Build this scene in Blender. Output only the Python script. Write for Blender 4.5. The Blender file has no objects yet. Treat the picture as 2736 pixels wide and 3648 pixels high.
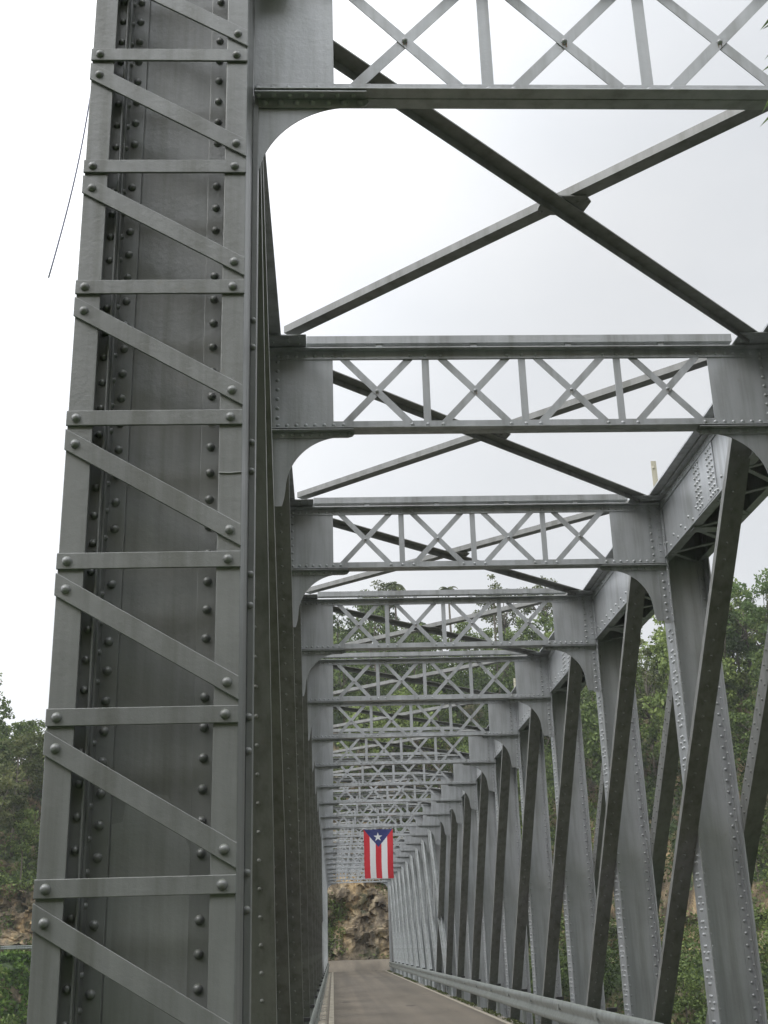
import bpy, math, random
import numpy as np
from mathutils import Vector, Matrix
random.seed(7); rng = np.random.default_rng(7)
S = 0.8            # metres per layout unit
ZR = 2.0           # the layout's z = 0 is the camera; the road lies ZR below it
sc = bpy.context.scene
C = sc.collection
# ------------------------------------------------------------------ camera
yaw, pit, roll = 0.0500712522, 0.348546441, -0.0296836726
cy, sy, cp, sp, cr, sr = math.cos(yaw), math.sin(yaw), math.cos(pit), math.sin(pit), math.cos(roll), math.sin(roll)
fw = Vector((sy*cp, cy*cp, sp)); rt = Vector((cy, -sy, 0)); up = rt.cross(fw)
r2 = cr*rt + sr*up; u2 = -sr*rt + cr*up
cam = bpy.data.cameras.new('camera'); co = bpy.data.objects.new('camera', cam); C.objects.link(co)
cam.sensor_fit = 'HORIZONTAL'; cam.sensor_width = 36.0; cam.lens = 4261/2736*36
cam.clip_start = 0.05; cam.clip_end = 3000
co.matrix_world = Matrix(((r2.x, u2.x, -fw.x, 0), (r2.y, u2.y, -fw.y, 0), (r2.z, u2.z, -fw.z, ZR*S), (0, 0, 0, 1)))
sc.camera = co
# ------------------------------------------------------------------ world, sun, exposure
SUN_AZ, SUN_EL = math.radians(-128), math.radians(46)      # azimuth from +Y towards +X
w = bpy.data.worlds.new('World'); sc.world = w; w.use_nodes = True
nt = w.node_tree; nt.nodes.clear(); N = nt.nodes; L = nt.links
out = N.new('ShaderNodeOutputWorld'); bg = N.new('ShaderNodeBackground')
sky = N.new('ShaderNodeTexSky'); sky.sky_type = 'NISHITA'; sky.sun_disc = False
sky.sun_elevation = SUN_EL; sky.sun_rotation = SUN_AZ; sky.air_density = 1.5; sky.dust_density = 3
skm = N.new('ShaderNodeMixRGB'); skm.blend_type = 'MULTIPLY'; skm.inputs[0].default_value = 1; skm.inputs[2].default_value = (0.10, 0.10, 0.10, 1)
L.new(sky.outputs[0], skm.inputs[1])
tc = N.new('ShaderNodeTexCoord'); mp = N.new('ShaderNodeMapping'); mp.inputs['Scale'].default_value = (1, 1, 2.2)
L.new(tc.outputs['Generated'], mp.inputs[0])
nz = N.new('ShaderNodeTexNoise'); nz.inputs['Scale'].default_value = 2.2; nz.inputs['Detail'].default_value = 5; nz.inputs['Roughness'].default_value = .5
L.new(mp.outputs[0], nz.inputs['Vector'])
cr_ = N.new('ShaderNodeValToRGB'); e = cr_.color_ramp.elements
e[0].position = .32; e[0].color = (0.74, 0.765, 0.80, 1); e[1].position = .68; e[1].color = (0.86, 0.87, 0.885, 1)
L.new(nz.outputs['Fac'], cr_.inputs[0])
# cloud brighter around the hidden sun
dp = N.new('ShaderNodeVectorMath'); dp.operation = 'DOT_PRODUCT'
dp.inputs[1].default_value = (math.sin(SUN_AZ)*math.cos(SUN_EL), math.cos(SUN_AZ)*math.cos(SUN_EL), math.sin(SUN_EL))
L.new(tc.outputs['Generated'], dp.inputs[0])
mr = N.new('ShaderNodeMapRange'); mr.inputs[1].default_value = -.15; mr.inputs[2].default_value = .85; mr.inputs[3].default_value = 0.98; mr.inputs[4].default_value = 3.2
mr.interpolation_type = 'SMOOTHSTEP'
L.new(dp.outputs['Value'], mr.inputs[0])
# thinner, whiter cloud low on the left of the bridge
dq = N.new('ShaderNodeVectorMath'); dq.operation = 'DOT_PRODUCT'; dq.inputs[1].default_value = (math.sin(math.radians(-42))*math.cos(math.radians(32)), math.cos(math.radians(-42))*math.cos(math.radians(32)), math.sin(math.radians(32)))
L.new(tc.outputs['Generated'], dq.inputs[0])
mq = N.new('ShaderNodeMapRange'); mq.interpolation_type = 'SMOOTHSTEP'; mq.inputs[1].default_value = .62; mq.inputs[2].default_value = .97; mq.inputs[3].default_value = 0; mq.inputs[4].default_value = .5; L.new(dq.outputs['Value'], mq.inputs[0])
ad = N.new('ShaderNodeMath'); L.new(mr.outputs[0], ad.inputs[0]); L.new(mq.outputs[0], ad.inputs[1])
ml = N.new('ShaderNodeVectorMath'); ml.operation = 'SCALE'; L.new(cr_.outputs[0], ml.inputs[0]); L.new(ad.outputs[0], ml.inputs['Scale'])
mx = N.new('ShaderNodeMixRGB'); mx.inputs[0].default_value = .93
L.new(skm.outputs[0], mx.inputs[1]); L.new(ml.outputs[0], mx.inputs[2])
L.new(mx.outputs[0], bg.inputs[0]); bg.inputs[1].default_value = 1.0; L.new(bg.outputs[0], out.inputs[0])
sl = bpy.data.lights.new('sun', 'SUN'); sl.energy = 1.1; sl.angle = math.radians(25); sl.color = (1, .97, .92)
so = bpy.data.objects.new('sun', sl); C.objects.link(so)
so.rotation_euler = Vector(dp.inputs[1].default_value).to_track_quat('Z', 'Y').to_euler()
sc.view_settings.view_transform = 'Standard'; sc.view_settings.look = 'None'; sc.view_settings.exposure = 0.0; sc.view_settings.gamma = 1
sc.cycles.max_bounces = 5; sc.cycles.diffuse_bounces = 3; sc.cycles.glossy_bounces = 3; sc.cycles.transparent_max_bounces = 4

# ------------------------------------------------------------------ materials
def mat(name):
    m = bpy.data.materials.new(name); m.use_nodes = True
    t = m.node_tree; b = t.nodes['Principled BSDF']; return m, t, b
def noise(t, scale, detail=4, rough=.55, vec=None, sc3=None, coord='Object'):
    n = t.nodes.new('ShaderNodeTexNoise'); n.inputs['Scale'].default_value = scale; n.inputs['Detail'].default_value = detail; n.inputs['Roughness'].default_value = rough
    if vec is None:
        c = t.nodes.new('ShaderNodeTexCoord'); vec = c.outputs[coord]
    if sc3:
        q = t.nodes.new('ShaderNodeMapping'); q.inputs['Scale'].default_value = sc3; t.links.new(vec, q.inputs[0]); vec = q.outputs[0]
    t.links.new(vec, n.inputs['Vector']); return n
def ramp(t, src, stops):
    r = t.nodes.new('ShaderNodeValToRGB'); el = r.color_ramp.elements
    while len(el) < len(stops): el.new(.5)
    for k, (p, c) in enumerate(stops):
        el[k].position = p; el[k].color = (*c, 1) if len(c) == 3 else c
    t.links.new(src, r.inputs[0]); return r
def mixc(t, fac, a, b, mode='MIX'):
    m = t.nodes.new('ShaderNodeMixRGB'); m.blend_type = mode
    for i, v in ((0, fac), (1, a), (2, b)):
        if isinstance(v, (int, float)): m.inputs[i].default_value = v
        elif isinstance(v, tuple): m.inputs[i].default_value = (*v, 1)
        else: t.links.new(v, m.inputs[i])
    return m
def bump(t, b, h, strength=.2, dist=.01):
    n = t.nodes.new('ShaderNodeBump'); n.inputs['Strength'].default_value = strength; n.inputs['Distance'].default_value = dist
    t.links.new(h, n.inputs['Height']); t.links.new(n.outputs[0], b.inputs['Normal'])
def paint(name, base, rough=.42, metal=.25, moss=1.0, var=.12, bmp=.35):
    m, t, b = mat(name)
    a = noise(t, 1.3, 5, .6); r1 = ramp(t, a.outputs['Fac'], [(.3, tuple(c*(1-var) for c in base)), (.7, tuple(c*(1+var) for c in base))])
    st = noise(t, 9, 4, .6, sc3=(1, 1, .06)); r2_ = ramp(t, st.outputs['Fac'], [(.33, (.74, .74, .71)), (.5, (.97, .97, .97)), (.66, (1.08, 1.08, 1.08))])
    c = mixc(t, 1.0, r1.outputs[0], r2_.outputs[0], 'MULTIPLY')
    # rusty and chalky blotches
    ru = noise(t, 5, 6, .7); rr = ramp(t, ru.outputs['Fac'], [(.64, (0, 0, 0)), (.74, (1, 1, 1))])
    rf = t.nodes.new('ShaderNodeMath'); rf.operation = 'MULTIPLY'; rf.inputs[1].default_value = .35; t.links.new(rr.outputs[0], rf.inputs[0])
    c = mixc(t, rf.outputs[0], c.outputs[0], (.22, .19, .14))
    # algae on ledges that face up
    g = t.nodes.new('ShaderNodeNewGeometry'); sx = t.nodes.new('ShaderNodeSeparateXYZ'); t.links.new(g.outputs['True Normal'], sx.inputs[0])
    mr_ = t.nodes.new('ShaderNodeMapRange'); mr_.inputs[1].default_value = .35; mr_.inputs[2].default_value = .9; mr_.inputs[4].default_value = .75*moss; t.links.new(sx.outputs['Z'], mr_.inputs[0])
    gn = noise(t, 14, 4, .7); gm = t.nodes.new('ShaderNodeMath'); gm.operation = 'MULTIPLY'; t.links.new(mr_.outputs[0], gm.inputs[0]); t.links.new(gn.outputs['Fac'], gm.inputs[1])
    c = mixc(t, gm.outputs[0], c.outputs[0], (.13, .15, .07))
    t.links.new(c.outputs[0], b.inputs['Base Color'])
    rn = noise(t, 3.5, 5, .6); rm = t.nodes.new('ShaderNodeMapRange'); rm.inputs[3].default_value = rough-.09; rm.inputs[4].default_value = rough+.12; t.links.new(rn.outputs['Fac'], rm.inputs[0]); t.links.new(rm.outputs[0], b.inputs['Roughness'])
    b.inputs['Metallic'].default_value = metal
    bn = noise(t, 22, 6, .72); bump(t, b, bn.outputs['Fac'], bmp, .006)
    return m
PAINT = paint('grey_bridge_paint', (.415, .428, .445), .35, .34)
DIAG = paint('grey_bridge_paint_dark', (.245, .248, .242), .42, .15)
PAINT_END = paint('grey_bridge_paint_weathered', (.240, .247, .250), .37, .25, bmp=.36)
PAINT_NEW = paint('grey_bridge_paint_fresh', (.29, .30, .30), .42, .2)
GALV = paint('galvanised_steel', (.30, .32, .31), .45, .4, .6)
OLD = paint('old_white_paint', (.55, .52, .42), .7, 0, .2)
def simple(name, col, rough=.7, metal=0, var=.25, scale=8, bmp=.3, dist=.01):
    m, t, b = mat(name); a = noise(t, scale, 6, .65)
    r = ramp(t, a.outputs['Fac'], [(.3, tuple(c*(1-var) for c in col)), (.7, tuple(c*(1+var) for c in col))])
    t.links.new(r.outputs[0], b.inputs['Base Color']); b.inputs['Roughness'].default_value = rough; b.inputs['Metallic'].default_value = metal
    bump(t, b, a.outputs['Fac'], bmp, dist); return m
BLACK = simple('black_rubber', (.02, .02, .02), .6)
CONC = simple('kerb_concrete', (.19, .17, .135), .85, scale=5)
CABLE = simple('blue_grey_cable', (.22, .23, .34), .6)
ROPE = simple('white_cord', (.6, .6, .58), .8)
# asphalt
ASPH, t, b = mat('worn_asphalt')
a = noise(t, .6, 6, .6, sc3=(1, .25, 1)); f_ = noise(t, 90, 3, .7)
r = ramp(t, a.outputs['Fac'], [(.3, (.115, .097, .074)), (.7, (.175, .150, .118))])
q = ramp(t, f_.outputs['Fac'], [(.3, (.75, .75, .75)), (.7, (1.2, 1.2, 1.2))])
c = mixc(t, 1.0, r.outputs[0], q.outputs[0], 'MULTIPLY')
tk = noise(t, 1.6, 3, .5, sc3=(1, .012, 1)); tkr = ramp(t, tk.outputs['Fac'], [(.35, (.80, .80, .80)), (.62, (1.12, 1.11, 1.08))]); c = mixc(t, 1, c.outputs[0], tkr.outputs[0], 'MULTIPLY')
pt = noise(t, 1.1, 3, .5, sc3=(1, .35, 1)); pr = ramp(t, pt.outputs['Fac'], [(.66, (0, 0, 0)), (.70, (1, 1, 1))])
c2 = mixc(t, pr.outputs[0], c.outputs[0], (.075, .062, .05)); t.links.new(c2.outputs[0], b.inputs['Base Color']); b.inputs['Roughness'].default_value = .85; bump(t, b, f_.outputs['Fac'], .4, .006)
ASPH2 = simple('dark_asphalt', (.075, .075, .072), .8, scale=30)
LINE, t, b = mat('worn_line_paint')
a = noise(t, 3, 6, .7); r = ramp(t, a.outputs['Fac'], [(.35, (.20, .17, .13)), (.55, (.46, .42, .33))]); t.links.new(r.outputs[0], b.inputs['Base Color']); b.inputs['Roughness'].default_value = .8
# ground: rock on steep, greenery on gentle
GROUND, t, b = mat('bank_earth_and_rock')
g = t.nodes.new('ShaderNodeNewGeometry'); sx = t.nodes.new('ShaderNodeSeparateXYZ'); t.links.new(g.outputs['Normal'], sx.inputs[0])
n1 = noise(t, .22, 7, .65); n2 = noise(t, 1.3, 7, .7, sc3=(1, 1, .45)); n3 = noise(t, .5, 6, .6)
rock = ramp(t, n2.outputs['Fac'], [(.32, (.03, .026, .02)), (.43, (.085, .068, .045)), (.53, (.20, .16, .10)), (.66, (.36, .30, .20))])
och = ramp(t, n1.outputs['Fac'], [(.36, (.50, .48, .46)), (.62, (1.15, 1.03, .88))])
rk = mixc(t, 1, rock.outputs[0], och.outputs[0], 'MULTIPLY')
grn = ramp(t, n2.outputs['Fac'], [(.35, (.018, .030, .010)), (.6, (.05, .085, .022))])
veg = ramp(t, n3.outputs['Fac'], [(.50, (0, 0, 0)), (.58, (1, 1, 1))])
fl = t.nodes.new('ShaderNodeMapRange'); fl.inputs[1].default_value = .55; fl.inputs[2].default_value = .8; t.links.new(sx.outputs['Z'], fl.inputs[0])
mxx = t.nodes.new('ShaderNodeMath'); mxx.operation = 'MAXIMUM'; t.links.new(fl.outputs[0], mxx.inputs[0]); t.links.new(veg.outputs[0], mxx.inputs[1])
gc = mixc(t, mxx.outputs[0], rk.outputs[0], grn.outputs[0]); t.links.new(gc.outputs[0], b.inputs['Base Color']); b.inputs['Roughness'].default_value = .9
bump(t, b, n2.outputs['Fac'], .8, .4)
ROCK, t, b = mat('fractured_rock')
n2 = noise(t, 1.0, 8, .72, sc3=(1, 1, .5)); n1 = noise(t, .28, 6, .65, sc3=(1.2, 1, .6)); n4 = noise(t, 5, 6, .7)
r = ramp(t, n2.outputs['Fac'], [(.32, (.06, .052, .042)), (.45, (.15, .127, .095)), (.56, (.28, .235, .17)), (.68, (.42, .37, .28))])
o_ = ramp(t, n1.outputs['Fac'], [(.38, (.45, .43, .42)), (.49, (1.0, .94, .85)), (.60, (1.75, 1.52, 1.15))])
q = ramp(t, n4.outputs['Fac'], [(.3, (.6, .6, .6)), (.7, (1.3, 1.3, 1.3))])
c = mixc(t, 1, r.outputs[0], o_.outputs[0], 'MULTIPLY'); c = mixc(t, 1, c.outputs[0], q.outputs[0], 'MULTIPLY')
n5 = noise(t, .55, 5, .65); mo = ramp(t, n5.outputs['Fac'], [(.54, (0, 0, 0)), (.62, (.8, .8, .8))]); c = mixc(t, mo.outputs[0], c.outputs[0], (.035, .045, .018))
t.links.new(c.outputs[0], b.inputs['Base Color']); b.inputs['Roughness'].default_value = .9; bump(t, b, n4.outputs['Fac'], .7, .08)
WATER, t, b = mat('river_water'); b.inputs['Base Color'].default_value = (.04, .05, .035, 1); b.inputs['Roughness'].default_value = .12
a = noise(t, 1.2, 4, .6); bump(t, b, a.outputs['Fac'], .3, .05)
def leafmat(name, stops, vs=.12, trans=.25):
    m, t, b = mat(name); g = t.nodes.new('ShaderNodeNewGeometry')
    a = noise(t, vs, 3, .5, vec=g.outputs['Position'])
    ad = t.nodes.new('ShaderNodeMath'); ad.operation = 'MULTIPLY_ADD'; ad.inputs[1].default_value = .30; t.links.new(g.outputs['Random Per Island'], ad.inputs[0]); t.links.new(a.outputs['Fac'], ad.inputs[2])
    sb = t.nodes.new('ShaderNodeMath'); sb.operation = 'SUBTRACT'; sb.inputs[1].default_value = .15; t.links.new(ad.outputs[0], sb.inputs[0])
    r = ramp(t, sb.outputs[0], stops); t.links.new(r.outputs[0], b.inputs['Base Color']); b.inputs['Roughness'].default_value = .6
    b.inputs['Specular IOR Level'].default_value = .3
    tr = t.nodes.new('ShaderNodeBsdfTranslucent'); t.links.new(r.outputs[0], tr.inputs[0]); ms = t.nodes.new('ShaderNodeMixShader'); ms.inputs[0].default_value = trans
    o = t.nodes['Material Output']; t.links.new(b.outputs[0], ms.inputs[1]); t.links.new(tr.outputs[0], ms.inputs[2]); t.links.new(ms.outputs[0], o.inputs[0]); return m
LEAF_F = leafmat('forest_leaves', [(.30, (.040, .062, .018)), (.45, (.080, .122, .032)), (.58, (.135, .185, .05)), (.72, (.22, .28, .075))], .09)
LEAF_B = leafmat('bright_leaves', [(.30, (.06, .10, .030)), (.55, (.115, .18, .055)), (.75, (.19, .26, .09))], .5, .35)
LEAF_O = leafmat('olive_leaves', [(.30, (.05, .065, .022)), (.55, (.10, .12, .04)), (.75, (.17, .18, .07))], .5, .3)
LEAF_G = leafmat('grass_blades', [(.32, (.035, .07, .015)), (.48, (.09, .17, .028)), (.66, (.17, .27, .05)), (.78, (.26, .28, .10))], .9, .3)
BARK = simple('bark', (.10, .085, .065), .9, scale=12)
# ------------------------------------------------------------------ mesh builder (layout units)
class MB:
    def __init__(s): s.v = []; s.f = []; s.sm = []; s.mi = []; s.m = 0
    def add(s, vs, fs, smooth=False):
        o = len(s.v); s.v.extend(tuple(q) for q in vs)
        for q in fs: s.f.append(tuple(i+o for i in q)); s.sm.append(smooth); s.mi.append(s.m)
    def box(s, x0, x1, y0, y1, z0, z1):
        if x0 > x1: x0, x1 = x1, x0
        if y0 > y1: y0, y1 = y1, y0
        if z0 > z1: z0, z1 = z1, z0
        s.add([(x0,y0,z0),(x1,y0,z0),(x1,y1,z0),(x0,y1,z0),(x0,y0,z1),(x1,y0,z1),(x1,y1,z1),(x0,y1,z1)],
              [(0,3,2,1),(4,5,6,7),(0,1,5,4),(1,2,6,5),(2,3,7,6),(3,0,4,7)])
    def prism(s, poly, o, u, v, h):
        """polygon in the (u, v) plane, extruded by vector h"""
        o, u, v, h = Vector(o), Vector(u), Vector(v), Vector(h)
        a = [o+u*p+v*q for p, q in poly]; n = len(a)
        if u.cross(v).dot(h)*sum(poly[i][0]*poly[(i+1)%n][1]-poly[(i+1)%n][0]*poly[i][1] for i in range(n)) < 0: a.reverse()
        s.add(a+[q+h for q in a], [tuple(reversed(range(n))), tuple(range(n, 2*n))]+[(i, (i+1) % n, n+(i+1) % n, n+i) for i in range(n)])
    def bar(s, p0, p1, w, t, n):
        """flat bar p0-p1, width w, thickness t along n (n side starts at the given points)"""
        p0, p1, n = Vector(p0), Vector(p1), Vector(n).normalized(); d = (p1-p0).normalized(); sd = n.cross(d).normalized()
        s.prism([(0, -w/2), ((p1-p0).length, -w/2), ((p1-p0).length, w/2), (0, w/2)], p0, d, sd, n*t)
    def rivet(s, p, n, r=.022, k=8, rings=2, fl=.85):
        p, n = Vector(p), Vector(n).normalized(); a = n.orthogonal().normalized(); b = n.cross(a)
        vs = []; fs = []
        for j in range(rings):
            th = math.pi/2*j/rings; rr = r*math.cos(th); hh = r*fl*math.sin(th)
            for i in range(k):
                ph = 2*math.pi*i/k; vs.append(p+a*(rr*math.cos(ph))+b*(rr*math.sin(ph))+n*hh)
        vs.append(p+n*r*fl); top = len(vs)-1
        for j in range(rings-1):
            for i in range(k): fs.append((j*k+i, j*k+(i+1) % k, (j+1)*k+(i+1) % k, (j+1)*k+i))
        for i in range(k): fs.append(((rings-1)*k+i, (rings-1)*k+(i+1) % k, top))
        s.add(vs, fs, True)
    def tube(s, pts, rad, k=6):
        pts = [Vector(q) for q in pts]; rad = rad if isinstance(rad, (list, tuple)) else [rad]*len(pts); vs = []; fs = []
        for i, q in enumerate(pts):
            d = (pts[min(i+1, len(pts)-1)]-pts[max(i-1, 0)]).normalized(); a = d.cross(Vector((.3, .9, .1))).normalized(); b = d.cross(a)
            for j in range(k): ph = 2*math.pi*j/k; vs.append(q+(a*math.cos(ph)+b*math.sin(ph))*rad[i])
        for i in range(len(pts)-1):
            for j in range(k): fs.append((i*k+j, i*k+(j+1) % k, (i+1)*k+(j+1) % k, (i+1)*k+j))
        fs.append(tuple(range(k-1, -1, -1))); fs.append(tuple(range((len(pts)-1)*k, len(pts)*k)))
        s.add(vs, fs, True)
    def mirror(s, cx):
        m = MB(); m.v = [(2*cx-x, y, z) for x, y, z in s.v]; m.f = [tuple(reversed(q)) for q in s.f]; m.sm = list(s.sm); m.mi = list(s.mi); return m
    def mesh(s, name, mats, zoff=ZR):
        me = bpy.data.meshes.new(name); me.from_pydata([(x*S, y*S, (z+zoff)*S) for x, y, z in s.v], [], s.f)
        me.polygons.foreach_set('use_smooth', s.sm); me.polygons.foreach_set('material_index', s.mi)
        for q in (mats if isinstance(mats, (list, tuple)) else [mats]): me.materials.append(q)
        me.update(); return me
def link(name, me, parent=None, loc=(0, 0, 0)):
    o = bpy.data.objects.new(name, me); C.objects.link(o); o.location = Vector(loc)*S
    if parent is not None: o.parent = parent
    return o
def obj(name, mb, m, parent=None, loc=(0, 0, 0), zoff=ZR): return link(name, mb.mesh(name, m, zoff), parent, loc)
def tag(o, label=None, cat=None, group=None, kind=None):
    if label: o['label'] = label
    if cat: o['category'] = cat
    if group: o['group'] = group
    if kind: o['kind'] = kind
    return o
def copy_tree(o, dy, parent):
    c = o.copy(); C.objects.link(c); c.parent = parent; c.location = o.location + Vector((0, dy*S, 0))
    for ch in list(o.children):
        k = ch.copy(); C.objects.link(k); k.parent = c
    return c
# ------------------------------------------------------------------ bridge
XL, XR, CX = -0.75, 5.30, 2.275           # inner planes of the two trusses
PW = 0.67                                 # post width across
NP = 20; PL = 5.29
def YN(n): return 6.8 if n == 1 else 12.42+PL*(n-2)       # strut plane of node n (1..21)
YE = YN(21)
bridge = bpy.data.objects.new('truss_bridge', None); C.objects.link(bridge)
tag(bridge, 'long grey riveted steel truss bridge spanning between the near road and the rock cliff', 'bridge')

def end_post(dirn=1):
    """left end post (box column with a laced front) in front of the left truss"""
    m = MB(); y0 = 6.20; zt = 6.95; zb = -4.4
    a, b_ = -1.452, -.474
    m.box(a, -1.312, y0, y0+.022, zb, zt); m.box(-.604, b_, y0, y0+.022, zb, zt)          # front flanges
    m.box(a, a+.022, y0+.022, 7.42, zb, zt); m.box(b_-.022, b_, y0+.022, 6.74, zb, zt)    # side plates
    m.box(b_-.022, b_, 6.765, 7.42, zb, zt)
    yw = 6.47
    m.box(-1.36, -1.268, 6.30, 6.32, zb, zt); m.box(-1.268, -1.256, 6.27, 6.32, zb, zt); m.box(-1.36, -1.34, 6.32, yw, zb, zt)                                              # inner cover on the left wall
    m.box(-.604, -.586, y0+.022, y0+.07, zb, zt)
    m.box(-1.43, b_-.022, yw, yw+.02, zb, zt)                                             # middle web
    m.box(-1.262, -1.150, yw-.022, yw, zb, zt); m.box(-1.262, -1.246, yw-.13, yw-.022, zb, zt)
    m.box(-.733, -.52, yw-.022, yw, zb, zt)
    m.box(a, -1.312, 7.42, 7.442, zb, zt); m.box(-.604, b_, 7.42, 7.442, zb, zt)
    m.box(b_, -.437, 6.745, 6.765, zb, 5.5); m.box(b_, -.474+.02, 6.765, 6.9, zb, 5.5)     # guide angle that carries the knee
    m.box(a, b_, y0-.01, 7.45, zt, zt+.03)
    z = -2.3; k = 0
    R = dict(r=.026, k=10, rings=3)
    while z < zt:
        m.rivet((-1.206, yw-.022, z), (0, -1, 0), **R); m.rivet((-.677, yw-.022, z+.01), (0, -1, 0), **R)
        m.rivet((-1.246, yw-.08, z+.09), (1, 0, 0), r=.02, k=8, rings=2)
        m.rivet((-1.292, 6.30, z+.03), (0, -1, 0), r=.023, k=9, rings=3)
        z += .163; k += 1
    for i in range(-3, 9):
        zb2 = .266+i*.841
        if zb2+.1 < 4.5:
            m.rivet((-.458, 6.745, zb2+.13), (0, -1, 0), r=.022, k=10, rings=3); m.rivet((-.458, 6.745, zb2-.06), (0, -1, 0), r=.022, k=10, rings=3)
    # weld beads of a repair
    m.tube([(-.60, y0-.003, 2.50), (-.54, y0-.003, 2.497), (-.475, y0-.003, 2.502)], .006, 5)
    bars = []
    for i in range(-4, 9):
        z0 = .266+i*.841
        if z0 > 6.6: break
        q = MB(); q.box(-1.458, -.472, y0-.016, y0-.0005, z0, z0+.091)
        for x in (-1.402, -.542): q.rivet((x, y0-.016, z0+.045), (0, -1, 0), r=.027, k=14, rings=4)
        bars.append(q)
        # raking bar under this one: from the left edge just below it down to the right edge above the next
        q = MB(); zl, zr = z0-.018, z0-.841+.105+.012
        q.prism([(-1.458, zl), (-1.458, zl-.125), (-.472, zr), (-.472, zr+.125)], (0, y0-.016, 0), (1, 0, 0), (0, 0, 1), (0, .0155, 0))
        q.rivet((-1.398, y0-.016, zl-.095), (0, -1, 0), r=.027, k=14, rings=4); q.rivet((-.536, y0-.016, zr+.095), (0, -1, 0), r=.027, k=14, rings=4)
        bars.append(q)
    return m, bars
ep, bars = end_post()
for (mir, yflip, nm) in ((0, 0, 'near'), (1, 0, 'near'), (0, 1, 'far'), (1, 1, 'far')):
    def tf(q):
        if mir: q = q.mirror(CX)
        if yflip:
            r = MB(); r.v = [(x, YN(1)+YE-y, z) for x, y, z in q.v]; r.f = [tuple(reversed(a)) for a in q.f]; r.sm = q.sm; r.mi = q.mi; return r
        return q
    o = obj('end_post', tf(ep), PAINT_END if not yflip else PAINT, bridge)
    if not mir and not yflip: 
        o['label'] = 'wide box end post laced with flat bars, nearest the viewer'
        yw_ = 6.47; q = MB(); q.prism([(-1.145, -2.3), (-.735, -2.3), (-.735, .50), (-.86, .78), (-1.07, .82), (-1.09, .65), (-1.145, .64)], (0, yw_-.002, 0), (1, 0, 0), (0, 0, 1), (0, .0015, 0)); obj('repaint_patch', q, PAINT_NEW, o)
    if not yflip:
        for q in bars: obj('lacing_bar', tf(q), PAINT_END, o)
    else:
        al = MB()
        for q in bars:
            r = tf(q); k0 = len(al.v); al.v += r.v; al.f += [tuple(i+k0 for i in f) for f in r.f]; al.sm += r.sm; al.mi += r.mi
        obj('lacing', al, PAINT, o)

# ---- ordinary posts: H section, web across the bridge
def truss_post():
    m = MB(); z0, z1 = -4.5, 6.55; y0, yw, y1 = .0, .24, .50        # relative to strut plane + 0
    x0, x1 = XR, XR+PW
    m.box(x0, x0+.018, y0, y1, z0, z1); m.box(x1-.018, x1, y0, y1, z0, z1)
    m.box(x0+.018, x1-.018, yw, yw+.016, z0, z1)
    for sgn, xa, xb in ((1, x0+.018, x0+.128), (-1, x1-.128, x1-.018)):
        m.box(xa, xb, yw-.016, yw, z0, z1)
        xx = x0+.018 if sgn > 0 else x1-.034
        m.box(xx, xx+.016, yw-.115, yw-.016, z0, z1); m.box(xx, xx+.016, yw+.032, yw+.13, z0, z1); m.box(xa, xb, yw+.016, yw+.032, z0, z1)
    z = -2.6; i = 0
    while z < 5.5:
        m.rivet((x0+.078, yw-.016, z), (0, -1, 0), .025, 7); m.rivet((x1-.078, yw-.016, z), (0, -1, 0), .025, 7)
        m.rivet((x1-.034, yw-.07, z+.07), (-1, 0, 0), .024, 6)
        t = i % 2
        if t == 0:
            for q in (-.035, .035): m.rivet((x0, yw+q, z), (-1, 0, 0), .027, 7); m.rivet((x0, yw+q+.01, z+.17), (-1, 0, 0), .027, 7)
            for q in (-.10, .10): m.rivet((x0, yw+q, z+.085), (-1, 0, 0), .027, 7)
        z += .165; i += 1
    return m
tp = truss_post(); tpR = tp.mesh('truss_post', PAINT); tpL = tp.mirror(CX).mesh('truss_post', PAINT)
for n in range(2, 21):
    link('truss_post', tpR, bridge, (0, YN(n)-.04, 0)); link('truss_post', tpL, bridge, (0, YN(n)-.04, 0))

# ---- diagonals: pair of members either side of the posts
def diagonal(y0, y1, inner=True):
    """underside line from (y0, 6.66) to (y1, -4.35)"""
    m = MB(); p0 = Vector((0, y0, 6.66)); p1 = Vector((0, y1, -4.35)); d = (p1-p0).normalized(); n = Vector((0, d.z, -d.y))   # n points down-and-near or down-and-far
    if n.z > 0: n = -n
    t0 = .6; ln = (p1-p0).length
    def seg(xa, xb, na, nb):   # a rectangle in (x, n) swept along the diagonal
        m.prism([(xa, -na), (xb, -na), (xb, -nb), (xa, -nb)], p0+d*t0, Vector((1, 0, 0)), n, d*(ln-t0))
    x = XR-.003
    seg(x-.275, x-.145, 0, .018); seg(x-.145, x, .016, .036); seg(x-.145, x-.127, .036, .26); seg(x-.275, x-.257, .018, .10)
    x2 = XR+PW+.003
    seg(x2, x2+.018, .018, .30); seg(x2, x2+.25, 0, .018); seg(x2+.25-.016, x2+.25, .018, .11)
    s_ = t0+.1
    while s_ < ln-.5:
        p = p0+d*s_
        m.rivet(Vector((x-.158, 0, 0))+p, n, .020, 6); 
        m.rivet(Vector((x2, 0, 0))+p-n*.09+d*.05, (-1, 0, 0), .024, 6); m.rivet(Vector((x2, 0, 0))+p-n*.22+d*.05, (-1, 0, 0), .024, 6)
        s_ += .24
    return m
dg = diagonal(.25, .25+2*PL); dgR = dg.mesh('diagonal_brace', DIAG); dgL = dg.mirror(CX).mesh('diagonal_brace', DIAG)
dr = diagonal(.25+2*PL, .25); drR = dr.mesh('diagonal_brace', PAINT); drL = dr.mirror(CX).mesh('diagonal_brace', PAINT)  # lighter grey on the far diagonals stands in for sky reflected off their tops
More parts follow.
